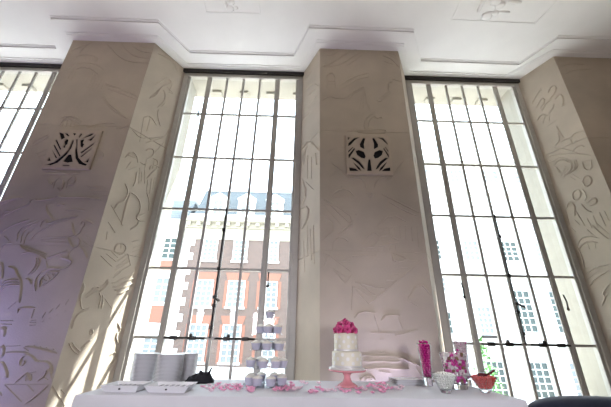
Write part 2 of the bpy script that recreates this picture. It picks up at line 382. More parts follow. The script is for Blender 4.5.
LR.trace(40, 300, 4.364, [[(340,100),(355,130),(330,150),(345,200)],[(305,240),(330,220),(330,260),(300,290)],[(290,300),(310,270)],[(275,360),(295,320)],[(345,60),(365,20)]], .018, .007)
pil = struct('pillar', mbL, STONE); tag(pil, 'carved limestone pillar at the left, with city and lion reliefs', 'pillar')

mbC, CF, CR, CL = pillar('centre', .23, 1.463, -.025, 1.735, [2.02, 3.70])
CF.trace(290, 30, S5, [[(155,190),(220,165),(270,130),(320,100),(340,95)],[(165,185),(220,185),(270,170),(320,135),(370,110),(430,108),(500,115),(550,135)],[(285,185),(330,150),(380,120)],
 [(165,110),(210,105),(250,92)],[(160,130),(215,128),(260,100)],[(470,130),(520,150),(555,190)],[(500,125),(550,155)],[(480,160),(525,175)],[(187,275),(187,220),(230,220),(232,300)],
 [(190,262),(232,262)],[(190,275),(232,275)],[(187,300),(187,260)],[(260,280),(300,250),(350,230),(400,220)],[(265,300),(310,265),(350,248),(402,238)],[(290,358),(320,325),(380,292)],
 [(285,345),(330,310),(375,290)],[(160,360),(200,335),(240,350),(285,345)],[(375,300),(355,405)],[(378,300),(400,405)],[(376,320),(376,405)],[(440,355),(505,310)],[(455,362),(508,318)],
 [(500,310),(500,265),(520,265)],[(445,350),(460,365)],[(520,250),(575,265)]], .016, .005)
CF.trace(290, 100, S5, [[(380,150),(375,120),(390,85),(430,65)],[(400,140),(400,100),(430,80),(440,95),(465,85),(468,95)],[(345,153),(480,150),(492,160),(480,172),(345,168),(345,153)],
 [(305,160),(335,140)],[(320,165),(340,150)],[(410,60),(400,20)],[(440,0),(455,10),(470,0)],[(210,320),(260,355),(285,385),(330,400)],[(190,270),(215,250)],[(520,385),(560,330),(580,310)],[(200,400),(250,330)]], .016, .005)
CF.trace(310, 170, 4.68, [[(150,0),(180,45)],[(420,0),(360,55)],[(180,40),(220,32),(255,50),(265,90)],[(300,90),(310,50),(340,32),(370,40)],[(262,108),(298,108),(290,128),(270,125)],
 [(105,115),(140,90),(175,90),(205,120)],[(145,75),(165,75)],[(150,75),(150,90)],[(110,128),(205,128)],[(105,148),(118,148)],[(140,148),(160,148)],[(180,148),(205,148)],[(145,175),(160,170)],
 [(180,178),(192,175)],[(180,200),(190,195)],[(210,205),(220,210)],[(55,135),(135,200),(180,245)],[(60,160),(145,255)],[(55,130),(95,150),(225,240),(140,310)],[(60,205),(130,265),(55,335)],
 [(180,245),(215,235),(130,300)],[(110,335),(130,315),(160,318),(180,335)],[(110,340),(105,380)],[(310,268),(380,205),(455,245)],[(315,272),(460,262)],[(225,360),(295,285),(325,310)],
 [(295,362),(345,295),(415,330)],[(230,365),(300,362),(420,340)],[(330,110),(440,165),(510,200)],[(370,150),(430,185),(500,215)],[(320,272),(325,285)],[(345,272),(350,290)],[(370,270),(372,300)],
 [(395,268),(400,310)],[(420,265),(425,320)],[(445,265),(450,330)],[(475,265),(480,335)],[(500,265),(510,360)],[(240,368),(240,380)],[(265,368),(265,380)],[(290,365),(290,380)],
 [(320,362),(320,380)],[(345,358),(345,380)],[(375,352),(375,380)],[(400,348),(400,375)],[(50,385),(100,400)],[(195,402),(320,395)],[(490,388),(540,385)],[(380,385),(440,405)]], .017, .006)
CF.trace(310, 250, 4.68, [[(90,25),(190,100)],[(65,75),(90,28)],[(110,85),(165,125)],[(108,90),(160,150)],[(200,115),(165,155)],[(60,20),(80,50)],[(130,45),(188,45)],[(145,55),(188,57)],[(195,30),(320,20)],
 [(320,20),(290,60)],[(385,12),(460,45)],[(385,15),(390,60),(460,45)],[(455,53),(492,53)],[(425,83),(458,83)],[(392,113),(425,113)],[(357,143),(392,143)],[(320,177),(357,177)],[(280,215),(312,215)],
 [(280,252),(545,30)],[(210,148),(315,180)],[(212,150),(310,212)],[(198,168),(280,215)],[(198,170),(275,252)],[(455,232),(510,148),(568,215)],[(455,235),(505,262)],[(208,320),(235,285),(308,295)],
 [(300,305),(325,385)],[(335,330),(360,300),(420,308)],[(410,310),(435,375)],[(285,387),(380,392)],[(398,402),(505,376)],[(200,170),(195,280)]], .020, .009)
CF.trace(350, 310, 5.09, [[(150,150),(175,150)],[(150,215),(180,215)],[(65,232),(240,232),(355,285)],[(70,260),(110,262),(160,255),(200,262),(255,260)],[(70,297),(110,300),(160,292),(210,298),(300,298)],
 [(145,312),(205,322)],[(335,298),(370,345)],[(50,360),(65,340),(90,332),(115,342),(130,360)],[(75,360),(85,345),(100,345),(110,360)],[(90,335),(92,360)]], .022, .010)
CL.trace(290, 30, S5, [[(85,300),(120,270),(150,290)],[(90,340),(130,300)],[(100,380),(140,330)],[(80,250),(110,210)]], .018, .007)
CL.trace(290, 100, S5, [[(60,250),(100,200),(150,260)],[(65,290),(90,230)],[(70,330),(80,250)],[(105,220),(150,250)],[(90,40),(130,10)],[(70,100),(110,60)],[(90,280),(90,400)],[(110,290),(110,400)],[(130,270),(135,330)]], .02, .010)
CL.trace(290, 170, 2.547, [[(30,20),(45,60),(30,90)],[(40,30),(60,50)],[(25,100),(50,90),(45,130),(30,150)],[(45,140),(45,220)],[(52,150),(55,230)],[(60,140),(62,240)],[(35,180),(38,260)]], .02, .010)
pil = struct('pillar', mbC, STONE); tag(pil, 'carved limestone pillar between the two windows, behind the cake', 'pillar')

mbR, RF, RR, RL = pillar('right', 3.94, 5.2, 3.695, 5.44, [2.0, 3.72])
RL.trace(511, 40, 4.07, [[(85,260),(100,230),(120,200)],[(100,280),(125,235),(140,245),(120,280)],[(150,215),(165,185),(185,190),(180,215),(160,240)],[(125,290),(140,260),(165,240)],
 [(105,330),(125,300),(150,310)],[(180,240),(200,215),(215,240),(210,265)],[(205,270),(225,262)],[(150,350),(185,325)],[(130,340),(140,310)],[(150,300),(170,280),(175,260)],[(185,350),(200,380),(215,400)],
 [(240,400),(260,375),(300,370)],[(120,195),(125,210)],[(160,290),(155,330)]], .018, .007)
RL.trace(511, 130, 4.07, [[(170,70),(230,80),(280,100)],[(180,65),(200,40),(190,10)],[(200,50),(240,30),(250,60),(270,40)],[(245,90),(280,60),(300,70)],[(150,110),(170,100),(260,95),(330,105)],
 [(145,120),(160,135),(200,110),(235,120)],[(175,145),(190,125),(215,120),(240,135)],[(185,150),(200,180),(195,160)],[(205,190),(225,145)],[(215,195),(235,150)],[(225,185),(250,150),(240,120)],
 [(235,180),(262,155),(255,125)],[(245,170),(270,155),(265,120)],[(290,130),(300,165),(330,160),(325,120)],[(290,130),(325,120)],[(240,190),(265,205)],[(250,180),(280,200)],
 [(290,210),(300,185),(325,190),(330,215),(305,235),(290,210)],[(250,260),(265,240),(285,250),(280,280),(255,290),(250,260)],[(225,320),(235,290),(260,300),(260,350)],[(225,330),(240,390)],
 [(290,240),(310,270),(300,290)],[(310,300),(340,270),(355,295),(320,310)],[(285,300),(310,330),(330,335)],[(265,330),(300,390)],[(310,360),(330,400)],[(335,350),(355,400)],[(360,335),(385,390)],[(380,330),(400,370)]], .018, .007)
RL.trace(511, 220, 4.07, [[(230,20),(265,50)],[(260,0),(280,20)],[(270,110),(280,80),(310,65),(360,75)],[(275,130),(285,100),(320,85),(355,95)],[(270,110),(290,150),(300,200)],[(310,90),(320,120)],[(340,90),(345,115)],
 [(300,225),(350,190),(400,180)],[(310,245),(360,205)],[(320,270),(350,230),(400,205)],[(370,350),(385,310),(370,300),(400,260)],[(370,340),(395,300)],[(330,20),(370,60),(400,80)],[(345,10),(400,60)],[(310,40),(340,65)]], .018, .007)
RF.trace(511, 40, 4.07, [[(190,90),(230,75),(280,78)],[(195,110),(240,95),(300,100)],[(215,140),(260,120),(330,118)]], .015, .003)
pil = struct('pillar', mbR, STONE); tag(pil, 'carved limestone pillar at the right edge of the photo', 'pillar')
mbE = MB(); pillar_blocks(mbE, [(XL, YF), (-6.05, YF), (-5.82, YW), (-5.82, 4.05), (XL, 4.05)], [2.0, 3.66])
pil = struct('pillar', mbE, STONE); tag(pil, 'limestone pillar beyond the leftmost window', 'pillar')
mbE = MB(); mbE.box(5.44, XR, YF+.2, 4.05, 0, ZP)
struct('wall_front', mbE, STONE)

# exterior of the same wall: deep piers between the windows, ledge above, sill wall below
ex = MB()
for a, b in ((XL-.2, -5.87), (-3.80, -2.02), (-.02, 1.73), (3.70, XR+.2)): ex.box(a, b, 4.12, 4.5, -4, 5.9)
struct('exterior_pier', ex, EXTST)
led = MB().box(XL-.2, XR+.2, 4.12, 4.66, 5.30, 5.9).box(XL-.2, XR+.2, 4.66, 5.2, 5.84, 6.3).box(XL-.2, XR+.2, 4.05, 4.12, 5.22, 8)  # upper step is unseen, placed so its edge trims the sun patch
for i in range(26):
    x = XL+.3+i*.5; led.box(x, x+.16, 4.45, 4.60, 5.25, 5.30)
struct('exterior_ledge', led, EXTST)
struct('wall_below_windows', MB().box(XL, XR, 3.93, 4.78, -4, .26), CREAMST)

# ---- windows
TZ = [5.135, 4.362, 3.545, 2.712, 1.888, 1.072, .32]
def make_window(cx, h, n, hardware):
    root = thing('window_%d' % n, None, None, (cx, 4.0, .26), kind='structure')
    f = MB()
    zt, zb = TZ[0]+.045, TZ[-1]-.06
    for s in (-1, 1):
        f.box(*sorted((cx+s*h, cx+s*(h-.075))), 3.955, 4.06, zb, zt)
        f.box(*sorted((cx+s*(h-.07), cx+s*(h-.112))), 3.975, 4.04, zb, zt)
    f.box(cx-h, cx+h, 3.955, 4.06, zt-.03, zt+.012); f.box(cx-h+.05, cx+h-.05, 3.955, 4.04, TZ[0]-.01, zt-.02)
    f.box(cx-h, cx+h, 3.88, 4.06, zb, TZ[-1])
    fr = f.build('window_frame', FRAME, root, bevel=.006)
    MB().box(cx-h-.02, cx+h+.02, 3.925, 4.06, zt+.012, ZP+.0).build('head_band', DARKMET, root)  # plain dark band closing the gap above the frame head
    for s in (-1, 1):
        m = MB(); x = cx+s*.577
        m.box(x-.022, x+.022, 3.982, 4.018, zb+.03, zt-.03); m.box(x-.040, x-.018, 3.99, 4.012, zb+.03, zt-.03); m.box(x+.018, x+.040, 3.99, 4.012, zb+.03, zt-.03)
        m.build('mullion', FRAME, root, bevel=.005)
    for k in (-1, 0, 1):
        x = cx+k*.278; MB().box(x-.017, x+.017, 3.99, 4.012, TZ[-1]-.01, TZ[0]).build('glazing_bar', FRAME, root)
    for z in TZ[1:-1]:
        m = MB()
        for a, b in ((-.90, -.60), (-.555, .555), (.60, .90)): m.box(cx+a, cx+b, 3.988, 4.014, z-.015, z+.015)
        m.build('transom', FRAME, root)
    MB().box(cx-.9, cx+.9, 4.000, 4.004, TZ[-1], TZ[0]).build('glass', PANE, root)
    if hardware:
        b = MB()                    # espagnolette rod with handle on the middle bar
        b.tube([(cx, 3.962, TZ[5]), (cx, 3.962, TZ[3]+.02)], .011, 6)
        for z in (TZ[5]+.12, TZ[4], TZ[4]-.45, TZ[3]-.3): b.box(cx-.02, cx+.02, 3.95, 3.98, z-.02, z+.02)
        b.build('bolt_rod', DARKMET, root)
        hd = MB(); z = TZ[4]-.35
        hd.tube([(cx, 3.95, z), (cx+.02, 3.92, z-.02), (cx+.07, 3.91, z-.05)], .014, 8).ball((cx, 3.95, z), .028, 8, 6)
        hd.build('window_handle', DARKMET, root, smooth=True)
        for s in (-1, 1):
            g = MB(); g.tube([(cx+s*.06, 3.955, TZ[5]), (cx+s*.53, 3.955, TZ[5])], .012, 6)
            for q in (.20, .42): g.box(cx+s*q-.035, cx+s*q+.035, 3.935, 3.975, TZ[5]-.022, TZ[5]+.022)
            g.ball((cx+s*.22, 3.945, TZ[5]+.03), .022, 8, 6)
            g.build('stay_bar', DARKMET, root)
        for s in (-1, 1):
            g = MB(); x = cx+s*.64; z = (1.62 if hardware == 2 else 4.3) if s < 0 else (1.5 if hardware == 2 else 1.7)
            g.tube([(x, 3.965, z+.16), (x, 3.945, z+.07), (x, 3.955, z)], .009, 6); g.lathe([(.012, -.006), (.020, 0), (.012, .006)], (x, 3.955, z-.015), 10, M=Matrix.Rotation(PI/2, 3, 'X'))
            g.build('casement_stay', DARKMET, root)
    return root
make_window(-4.81, 1.01, 1, 0)
make_window(-1.03, 1.005, 2, 1)
make_window(2.715, .98, 3, 2)

# ---- pierced stone grilles on the pillars
def grille(label, outline, holes, conv):
    pts = [conv(p) for p in outline]
    c = sum((Vector(p) for p in pts), Vector())/4
    w2 = ((pts[1].x+pts[2].x)-(pts[0].x+pts[3].x))/4; h2 = ((pts[0].z+pts[1].z)-(pts[2].z+pts[3].z))/4
    root = thing('vent_grille', label, 'vent', (c.x, YF, c.z))
    loops = [[(-w2, -h2), (w2, -h2), (w2, h2), (-w2, h2)]]
    # skewed outline in the picture is a square on the wall: map through it
    A, B, D = pts[0], pts[1], pts[3]
    for hl in holes:
        pp = []
        for p in hl:
            q = conv(p); v_ = (A.z-q.z)/(A.z-D.z); x0 = A.x+(D.x-A.x)*v_; x1 = B.x+(pts[2].x-B.x)*v_
            pp.append((min(max(-w2+2*w2*(q.x-x0)/(x1-x0), -w2*.94), w2*.94), min(max(h2-2*h2*v_, -h2*.94), h2*.94)))
        loops.append(pp)
    pts2 = []; eds = []
    for L in loops:
        n0 = len(pts2); pts2 += [Vector(q_) for q_ in L]; eds += [(n0+k, n0+(k+1) % len(L)) for k in range(len(L))]
    vv, _, ff, _, _, _ = delaunay_2d_cdt(pts2, eds, [], 0, 1e-5)
    def isin(p, L):
        r = False
        for k in range(len(L)):
            (xa, ya), (xb, yb) = L[k], L[(k+1) % len(L)]
            if (ya > p.y) != (yb > p.y) and p.x < (xb-xa)*(p.y-ya)/(yb-ya)+xa: r = not r
        return r
    keep = []
    for f_ in ff:
        cen = sum((vv[k] for k in f_), Vector((0, 0)))/len(f_)
        if not any(isin(cen, L) for L in loops[1:]): keep.append(tuple(f_))
    lt_ = MB(); lt_.add([(c.x+p.x, YF-.022, c.z+p.y) for p in vv], keep)
    o = lt_.build('lattice', GRST, root); sd = o.modifiers.new('thick', 'SOLIDIFY'); sd.thickness = .014; sd.offset = 0
    m = MB(); t = .03
    for x0, x1, z0, z1 in ((-w2-.012, w2+.012, h2-.012, h2+.012), (-w2-.012, w2+.012, -h2-.012, -h2+.012), (-w2-.012, -w2+.012, -h2, h2), (w2-.012, w2+.012, -h2, h2)):
        m.box(c.x+x0, c.x+x1, YF-.024, YF, c.z+z0, c.z+z1)
    m.build('grille_frame', GRST, root)
    MB().box(c.x-w2, c.x+w2, YF-.006, YF+.0, c.z-h2, c.z+h2).build('backing', BLACKVOID, root)  # black sheet stands in for the unlit hollow behind the openings
half = [[(296,240),(300,225),(325,203),(352,199),(330,212),(308,235)],[(295,198),(304,198),(295,212)],[(372,203),(382,205),(375,230),(377,255),(358,245),(356,232)],
 [(296,284),(325,252),(328,258),(298,302)],[(296,264),(318,246),(320,249),(296,274)],[(335,268),(350,263),(372,272),(380,290),(375,303),(360,300),(342,287)],
 [(312,305),(325,303),(350,320),(365,340),(374,358),(362,352),(345,332)],[(316,322),(332,334),(350,350),(358,368),(342,357)],[(300,350),(330,355),(345,368),(302,367)]]
def grow(h, k=1.13):
    gx = sum(p[0] for p in h)/len(h); gy = sum(p[1] for p in h)/len(h)
    return [(gx+(x-gx)*k, gy+(y-gy)*k) for x, y in h]
half = [grow(h) for h in half]
cc = [h for h in half]+[[(804-x+(y-280)*.04, y) for x, y in h][::-1] for h in half]+[[(397,308),(406,308),(408,330),(412,368),(388,368),(392,330)]]
grille('pierced square stone grille with leaf shaped openings on the middle pillar', [(287,188),(500,190),(513,380),(290,378)], cc, lambda p: atY(290+p[0]/S5, 100+p[1]/S5, YF))
lh = [[(308,118),(330,125),(338,148),(318,158)],[(335,122),(350,124),(362,140),(352,140)],[(378,122),(398,124),(386,138)],[(405,145),(418,125),(428,128),(412,147)],
 [(425,148),(470,125),(488,125),(470,138),(440,147)],[(455,158),(498,130),(470,164)],[(325,195),(335,180),(333,165),(345,152),(356,158),(350,180),(340,188),(338,200)],
 [(415,158),(438,152),(428,175),(436,178),(425,200),(415,190)],[(278,185),(284,180),(315,240),(308,245)],[(288,160),(296,155),(318,205),(312,212)],[(270,205),(298,250),(288,252)],
 [(375,160),(385,158),(370,200),(345,235),(300,275),(265,288),(236,285),(280,270),(325,235),(355,205)],[(395,155),(402,155),(400,215),(405,250),(425,272),(448,283),(440,291),(405,280),(388,250),(388,210),(395,190)],
 [(352,232),(368,230),(376,270),(350,275),(325,268)],[(322,285),(360,285),(358,291),(324,291)],[(415,220),(490,168),(482,182),(420,229)],[(415,240),(477,194),(470,206),(418,249)],[(435,270),(462,248),(452,274)],[(245,265),(257,245),(265,266)]]
grille('pierced square stone grille with arched streaks on the left pillar', [(300,108),(522,115),(455,300),(220,297)], lh, lambda p: atY(p[0]/S5, 110+p[1]/S5, YF))

# ---- plaster panels on the ceiling
def ceiling_panel(label, pts, figs):
    c = sum((atZ(*p, ZHI) for p in pts), Vector())/len(pts)
    root = thing('ceiling_ornament', label, 'ceiling ornament', (c.x, c.y, ZHI))
    P = [atZ(*p, ZHI) for p in pts]
    m = MB()
    for a, b in zip(P, P[1:]):
        d = (b-a).normalized(); nn = Vector((-d.y, d.x, 0))*.012
        m.prism([a-nn, b-nn, b+nn, a+nn], (0, 0, -.006))
    m.build('border', PLASTER, root)
    m = MB()
    for (x, y), r, sx, sy in figs:
        q = atZ(x, y, ZHI); m.ball((q.x, q.y, ZHI), r, 12, 8, (sx, sy, .35), .08)
    m.build('figure_relief', PLASTER, root, smooth=True)
ceiling_panel('low white plaster panel with small figure on the ceiling above the left window', [(200,-14),(206,12.5),(260,14),(257,-8)],
    [((230,9),.05,1.2,1),((226,5),.045,.5,1.1),((236,8),.04,.8,.6),((231,2),.06,.8,.8),((222,-2),.05,1.2,.5),((240,-3),.06,1.4,.5)])
ceiling_panel('low white plaster panel with large figure on the ceiling towards the right', [(468,-14),(452,20),(535,24),(560,-2)],
    [((487,16),.07,1.2,1),((495,13),.06,1,.7),((480,8),.05,.5,1.3),((500,5),.07,1,.8),((505,12),.05,1.5,.4),((496,0),.08,1,1),((515,2),.06,1.6,.5),((484,0),.06,.6,1.4)])

# ------------------------------------------------------------------ outside
struct('pavement', MB().box(-60, 70, 4.8, 13, -4.4, -3.95), PAVE)
struct('street', MB().box(-60, 70, 13, 90, -4.4, -4.0), ASPH)
def facade_window(mb_frame, mb_pane, x0, x1, z0, z1, Y, nx, nz, t=.07):
    mb_pane.box(x0, x1, Y-.02, Y+.03, z0, z1)
    for a, b, c, d in ((x0-t, x1+t, z1, z1+t), (x0-t-.1, x1+t+.1, z0-.16, z0), (x0-t, x0+.03, z0, z1), (x1-.03, x1+t, z0, z1)): mb_frame.box(a, b, Y-.12, Y+.02, c, d)
    for i in range(1, nx): x = x0+(x1-x0)*i/nx; mb_frame.box(x-.035, x+.035, Y-.06, Y, z0, z1)
    for i in range(1, nz): z = z0+(z1-z0)*i/nz; mb_frame.box(x0, x1, Y-.06, Y, z-.035, z+.035)
def win(root, x0, x1, z0, z1, Y, nx, nz, pane=OUTPANE):
    f, p = MB(), MB(); facade_window(f, p, x0, x1, z0, z1, Y, nx, nz)
    o = f.build('window', WHITEP, root); p.build('pane', pane, o)
YM = 25.0
bm_ = thing('brick_building', 'grey brown brick town house with slate mansard roof seen through the left window', 'building', (-1, YM, -4))
MB().box(-9.62, 8.2, YM, YM+8, 1.9-2.9+.1, 8.5).build('brick_wall', MATS['brick'], bm_)
MB().box(-9.62, 8.2, YM-.1, YM+8, -4, -.9).build('stone_base', WHITEST, bm_)
q = MB()
for i in range(16):
    z = -.9+i*.59; wdt = .95 if i % 2 else .6
    q.box(-9.68, -9.68+wdt, YM-.06, YM+.4, z, z+.55)
q.build('quoin', WHITEST, bm_)
MB().box(-9.7, 8.3, YM-.06, YM+8, 8.5, 9.45).build('frieze', CREAMST, bm_)
c = MB(); c.prism([(-9.9, YM-.02, 9.45), (-9.9, YM-.2, 9.5), (-9.9, YM-.25, 9.85), (-9.9, YM-.65, 9.95), (-9.9, YM-.75, 10.3), (-9.9, YM+1, 10.4), (-9.9, YM+1, 9.45)], (18.4, 0, 0))
for i in range(22): x = -9.5+i*.82; c.box(x, x+.3, YM-.58, YM-.2, 9.6, 9.9)
c.build('cornice', CREAMST, bm_)
MB().box(-9.6, 8.2, YM+.1, YM+.5, 10.3, 10.85).build('parapet', WHITEST, bm_)
MB().prism([(-9.5, YM+.5, 10.6), (-9.0, YM+1.5, 13.75), (7.6, YM+1.5, 13.75), (8.1, YM+.5, 10.6)], (0, 4, 0)).build('roof', MATS['slate'], bm_)
MB().box(-9.05, 7.7, YM+1.4, YM+5.4, 13.7, 13.85).build('ridge_cap', WHITEP, bm_)
for px_ in (-7.4, -4.9, -2.35, .15, 2.65, 5.15):
    dm = MB().box(px_-.75, px_+.75, YM+.55, YM+2, 10.8, 12.55).prism([(px_-.85, YM+.45, 12.55), (px_+.85, YM+.45, 12.55), (px_, YM+.45, 13.1)], (0, 1.4, 0)).build('dormer', WHITEP, bm_)
    win(dm, px_-.42, px_+.42, 11.0, 12.3, YM+.54, 2, 3)
    win(bm_, px_-.52, px_+.52, 6.78, 8.45, YM, 3, 5)
    win(bm_, px_-.60, px_+.60, 3.2, 5.1, YM, 3, 5)
    win(bm_, px_-.62, px_+.62, -.6, 1.85, YM, 3, 6)
    m = MB()
    for z in (5.17, 1.92):
        m.prism([(px_-.75, YM-.05, z), (px_+.75, YM-.05, z), (px_+.95, YM-.05, z+.62), (px_-.95, YM-.05, z+.62)], (0, .1, 0))
    for s in (-1, 1):
        m.box(*sorted((px_+s*.72, px_+s*.95)), YM-.03, YM+.02, 3.1, 5.17); m.box(*sorted((px_+s*.74, px_+s*.95)), YM-.03, YM+.02, -.7, 1.92)
    m.build('red_brick_dressing', ORANGEB, bm_)
    k = MB().prism([(px_-.16, YM-.12, 1.92), (px_+.16, YM-.12, 1.92), (px_+.26, YM-.12, 2.75), (px_-.26, YM-.12, 2.75)], (0, .15, 0)); k.ball((px_, YM-.1, 2.95), .24, 10, 8)
    k.build('keystone', WHITEST, bm_)
MB().box(-9.4, 8.2, YM-.05, YM+.02, 5.95, 6.15).build('string_course', ORANGEB, bm_)
ch = thing('white_building', 'narrow white house with brick panels left of the brick town house', 'building', (-12.5, YM, -4))
MB().box(-16, -9.93, YM+.3, YM+8, -4, 9.6).build('wall', WHITEST, ch)
MB().box(-16, -9.93, YM+.05, YM+8, 9.6, 10.3).build('cornice', CREAMST, ch)
MB().prism([(-16, YM+.5, 10.3), (-16, YM+2, 12.9), (-16, YM+6, 12.9), (-16, YM+8, 10.3)], (6.05, 0, 0)).build('roof', MATS['slate'], ch)
for z0, z1 in ((6.9, 8.6), (3.45, 5.25), (-.6, .9)):
    for cx in (-10.85, -13.2): win(ch, cx-.55, cx+.55, z0, z1, YM+.3, 2, 4, GREENPANE if cx > -12 and z0 > 5 else OUTPANE)
for z0, z1 in ((5.95, 6.7), (1.95, 3.2)):
    for cx in (-10.85, -13.2): MB().box(cx-.68, cx+.68, YM+.25, YM+.31, z0, z1).build('brick_panel', ORANGEB, ch)
wb = thing('white_building', 'large white stucco building with small paned windows seen through the right window', 'building', (20, YM, -4))
MB().box(9.0, 34, YM, YM+10, -4, 16.6).build('wall', WHITEST, wb)
m = MB().box(8.9, 34, YM-.2, YM+.1, 13.2, 13.5).box(8.9, 34, YM-.1, YM+.1, 12.1, 12.25).box(8.9, 34, YM-.25, YM+.1, 16.4, 16.8).box(8.9, 34, YM-.1, YM+.1, 5.9, 6.05).box(8.9, 34, YM-.1, YM+.1, .6, .8)
m.build('string_course', CREAMST, wb)
for cx, hw in ((11.45, .32), (14.4, .62), (17.6, .72), (20.6, .72), (23.7, .72), (26.8, .72)):
    win(wb, cx-hw, cx+hw, 14.6, 15.8, YM, 3, 3)
    win(wb, cx-hw, cx+hw, 7.3, 8.9, YM, 3 if hw > .5 else 2, 4, GREENPANE if cx in (17.6, 11.45) else OUTPANE)
    if hw < .5: win(wb, cx-hw, cx+hw, 4.75, 5.75, YM, 2, 3, OUTPANE); win(wb, cx-hw, cx+hw, 1.65, 3.1, YM, 2, 3, GREENPANE)
    elif hw < .7: win(wb, cx-hw+.1, cx+hw-.1, 1.7, 3.55, YM, 3, 5, OUTPANE)
    else: win(wb, cx-hw, cx+hw, 1.85, 4.85, YM, 3, 6, GREENPANE)
    if hw > .5: win(wb, cx-hw, cx+hw, -2.9, -.25, YM, 3, 6, GREENPANE if cx < 19 else OUTPANE)
MB().box(13.9, 14.9, YM-.3, YM, 1.35, 1.55).build('window_ledge', DARKMET, wb)
# small street tree
tr = thing('street_tree', 'small leafy green tree beside the white building, behind the candy bowls', 'tree', (7.75, 14, -4))
MB().tube([(7.75, 14, -4), (7.8, 14, -2.2), (7.7, 14.05, -.6)], .07, 8, .035).build('trunk', BARK, tr)
lf = MB()
for i in range(650):
    a = rng.uniform(0, 2*PI); z = rng.uniform(-1.9, 1.25); t = (z+1.9)/3.15; r = .62*math.sin(PI*min(max(t, .02), .98))**.6*(1.15-t*.75)*math.sqrt(rng.random())
    p = Vector((7.7+r*math.cos(a)*1.1, 14+r*math.sin(a), z)); d = Vector((rng.uniform(-1, 1), rng.uniform(-1, 1), rng.uniform(-.6, .6))).normalized()
    e = d.cross(Vector((rng.uniform(-1, 1), rng.uniform(-1, 1), 1))).normalized()
    L = rng.uniform(.06, .11); lf.add([p-d*L, p+e*L*.45+Vector((0, 0, .01)), p+d*L, p-e*L*.45+Vector((0, 0, .01))], [(0, 1, 2, 3)])
lf.build('foliage', LEAFM, tr)

# ------------------------------------------------------------------ tables
T = .75
A0, A1 = Vector((-1.362, 2.246, 0)), Vector((1.512, 2.336, 0))      # front edge of the run of two tables
ux = (A1-A0).normalized(); uy = Vector((-ux.y, ux.x, 0)); LEN = (A1-A0).length; DEP = .86
ang = math.atan2(ux.y, ux.x)
def tp(s, t, z=T): return A0+ux*s+uy*t+Vector((0, 0, z))
def ontop(px_, py_, z=T): return atZ(px_, py_, z)
SPL = 1.405
for i, (s0, s1, lbl) in enumerate(((0, SPL-.0003, 'left hand folding table under a white cloth, carrying plates and cupcakes'), (SPL+.0003, LEN, 'right hand folding table under a white cloth, carrying cake and candy'))):
    root = thing('folding_table', lbl, 'table', tp((s0+s1)/2, DEP/2, 0))
    m = MB(); m.prism([tp(s0+.012, .012, T-.04), tp(s1-.012, .012, T-.04), tp(s1-.012, DEP-.012, T-.04), tp(s0+.012, DEP-.012, T-.04)], (0, 0, .034)); m.build('tabletop', DARKWOOD, root)
    for a in (s0+.12, s1-.12):
        for b in (.1, DEP-.1):
            MB().tube([tp(a, b, 0), tp(a, b, T-.04)], .014, 8).build('leg', STEEL, root)
    # cloth: top sheet plus softly folded drop
    cl = MB(); zt = T; hem = .12; n = 160
    per = []
    a, b = s0+(.0 if i == 0 else -.0), s1
    segs = [((a, 0), (b, 0)), ((b, 0), (b, DEP)), ((b, DEP), (a, DEP)), ((a, DEP), (a, 0))]
    for (p0, p1) in segs:
        k = 44 if abs(p0[0]-p1[0]) > .1 else 24
        for j in range(k): per.append((p0[0]+(p1[0]-p0[0])*j/k, p0[1]+(p1[1]-p0[1])*j/k))
    N = len(per); cxs, cys = (a+b)/2, DEP/2
    rings = [(-.012, zt), (-.003, zt-.002), (0, zt-.010), (.002, zt-.03), (.004, zt-.12), (.008, .4), (.012, hem)]
    vs = []
    for k, (o_, z) in enumerate(rings):
        for j, (s, t) in enumerate(per):
            dx = (1 if abs(s-b) < 1e-6 else 0)-(1 if abs(s-a) < 1e-6 else 0); dy = (1 if abs(t-DEP) < 1e-6 else 0)-(1 if abs(t) < 1e-6 else 0)
            if i == 0 and dx > 0 or i == 1 and dx < 0: dx = 0
            fold = (.006*math.sin(j*2*PI/7.3)+.004*math.sin(j*2*PI/11.1+1))*min(1, max(0, (zt-z-.02)/.3)) if z < zt-.02 else 0
            f_ = o_+fold; q = tp(s+dx*f_, t+dy*f_, z); vs.append(q)
    fs = [(k*N+j, k*N+(j+1) % N, (k+1)*N+(j+1) % N, (k+1)*N+j) for k in range(len(rings)-1) for j in range(N)]
    fs.append(tuple(range(N)))
    cl.add(vs, fs)
    o = cl.build('tablecloth', CLOTHM, None, autosmooth=.7)
    tag(o, ('white linen cloth over the left table, under the plates and cupcake stand', 'white linen cloth over the right table, under the cake and candy')[i], 'tablecloth', 'white tablecloths')

# ------------------------------------------------------------------ plates
def plate_mesh(r):
    m = MB(); return m.lathe([(r*.55, 0), (r*.58, .002), (r*.95, .013), (r, .0165), (r, .0185), (r*.95, .0175), (r*.62, .007), (r*.55, .005)], n=40)
pl0 = plate_mesh(.104).build('dinner_plate', CHINA, None, smooth=True)
PIT = .0093; first = True
for nm, (x, y), n in (('left', (-1.262, 2.92), 21), ('middle', (-1.030, 2.835), 21), ('right', (-.972, 3.035), 21)):
    for k in range(n):
        if first: o = pl0; first = False
        else: o = pl0.copy(); COL.objects.link(o)
        o.location = (x+rng.uniform(-.0015, .0015), y+rng.uniform(-.0015, .0015), T+.001+k*PIT)
        t = n-k
        lab = ('white dinner plate, topmost of the %s plate stack' % nm) if t == 1 else ('white dinner plate, bottom one of the %s plate stack' % nm) if k == 0 else 'white dinner plate, %s from the top of the %s plate stack' % (ORD[t], nm)
        tag(o, lab, 'plate', 'dinner plates in three tall stacks')
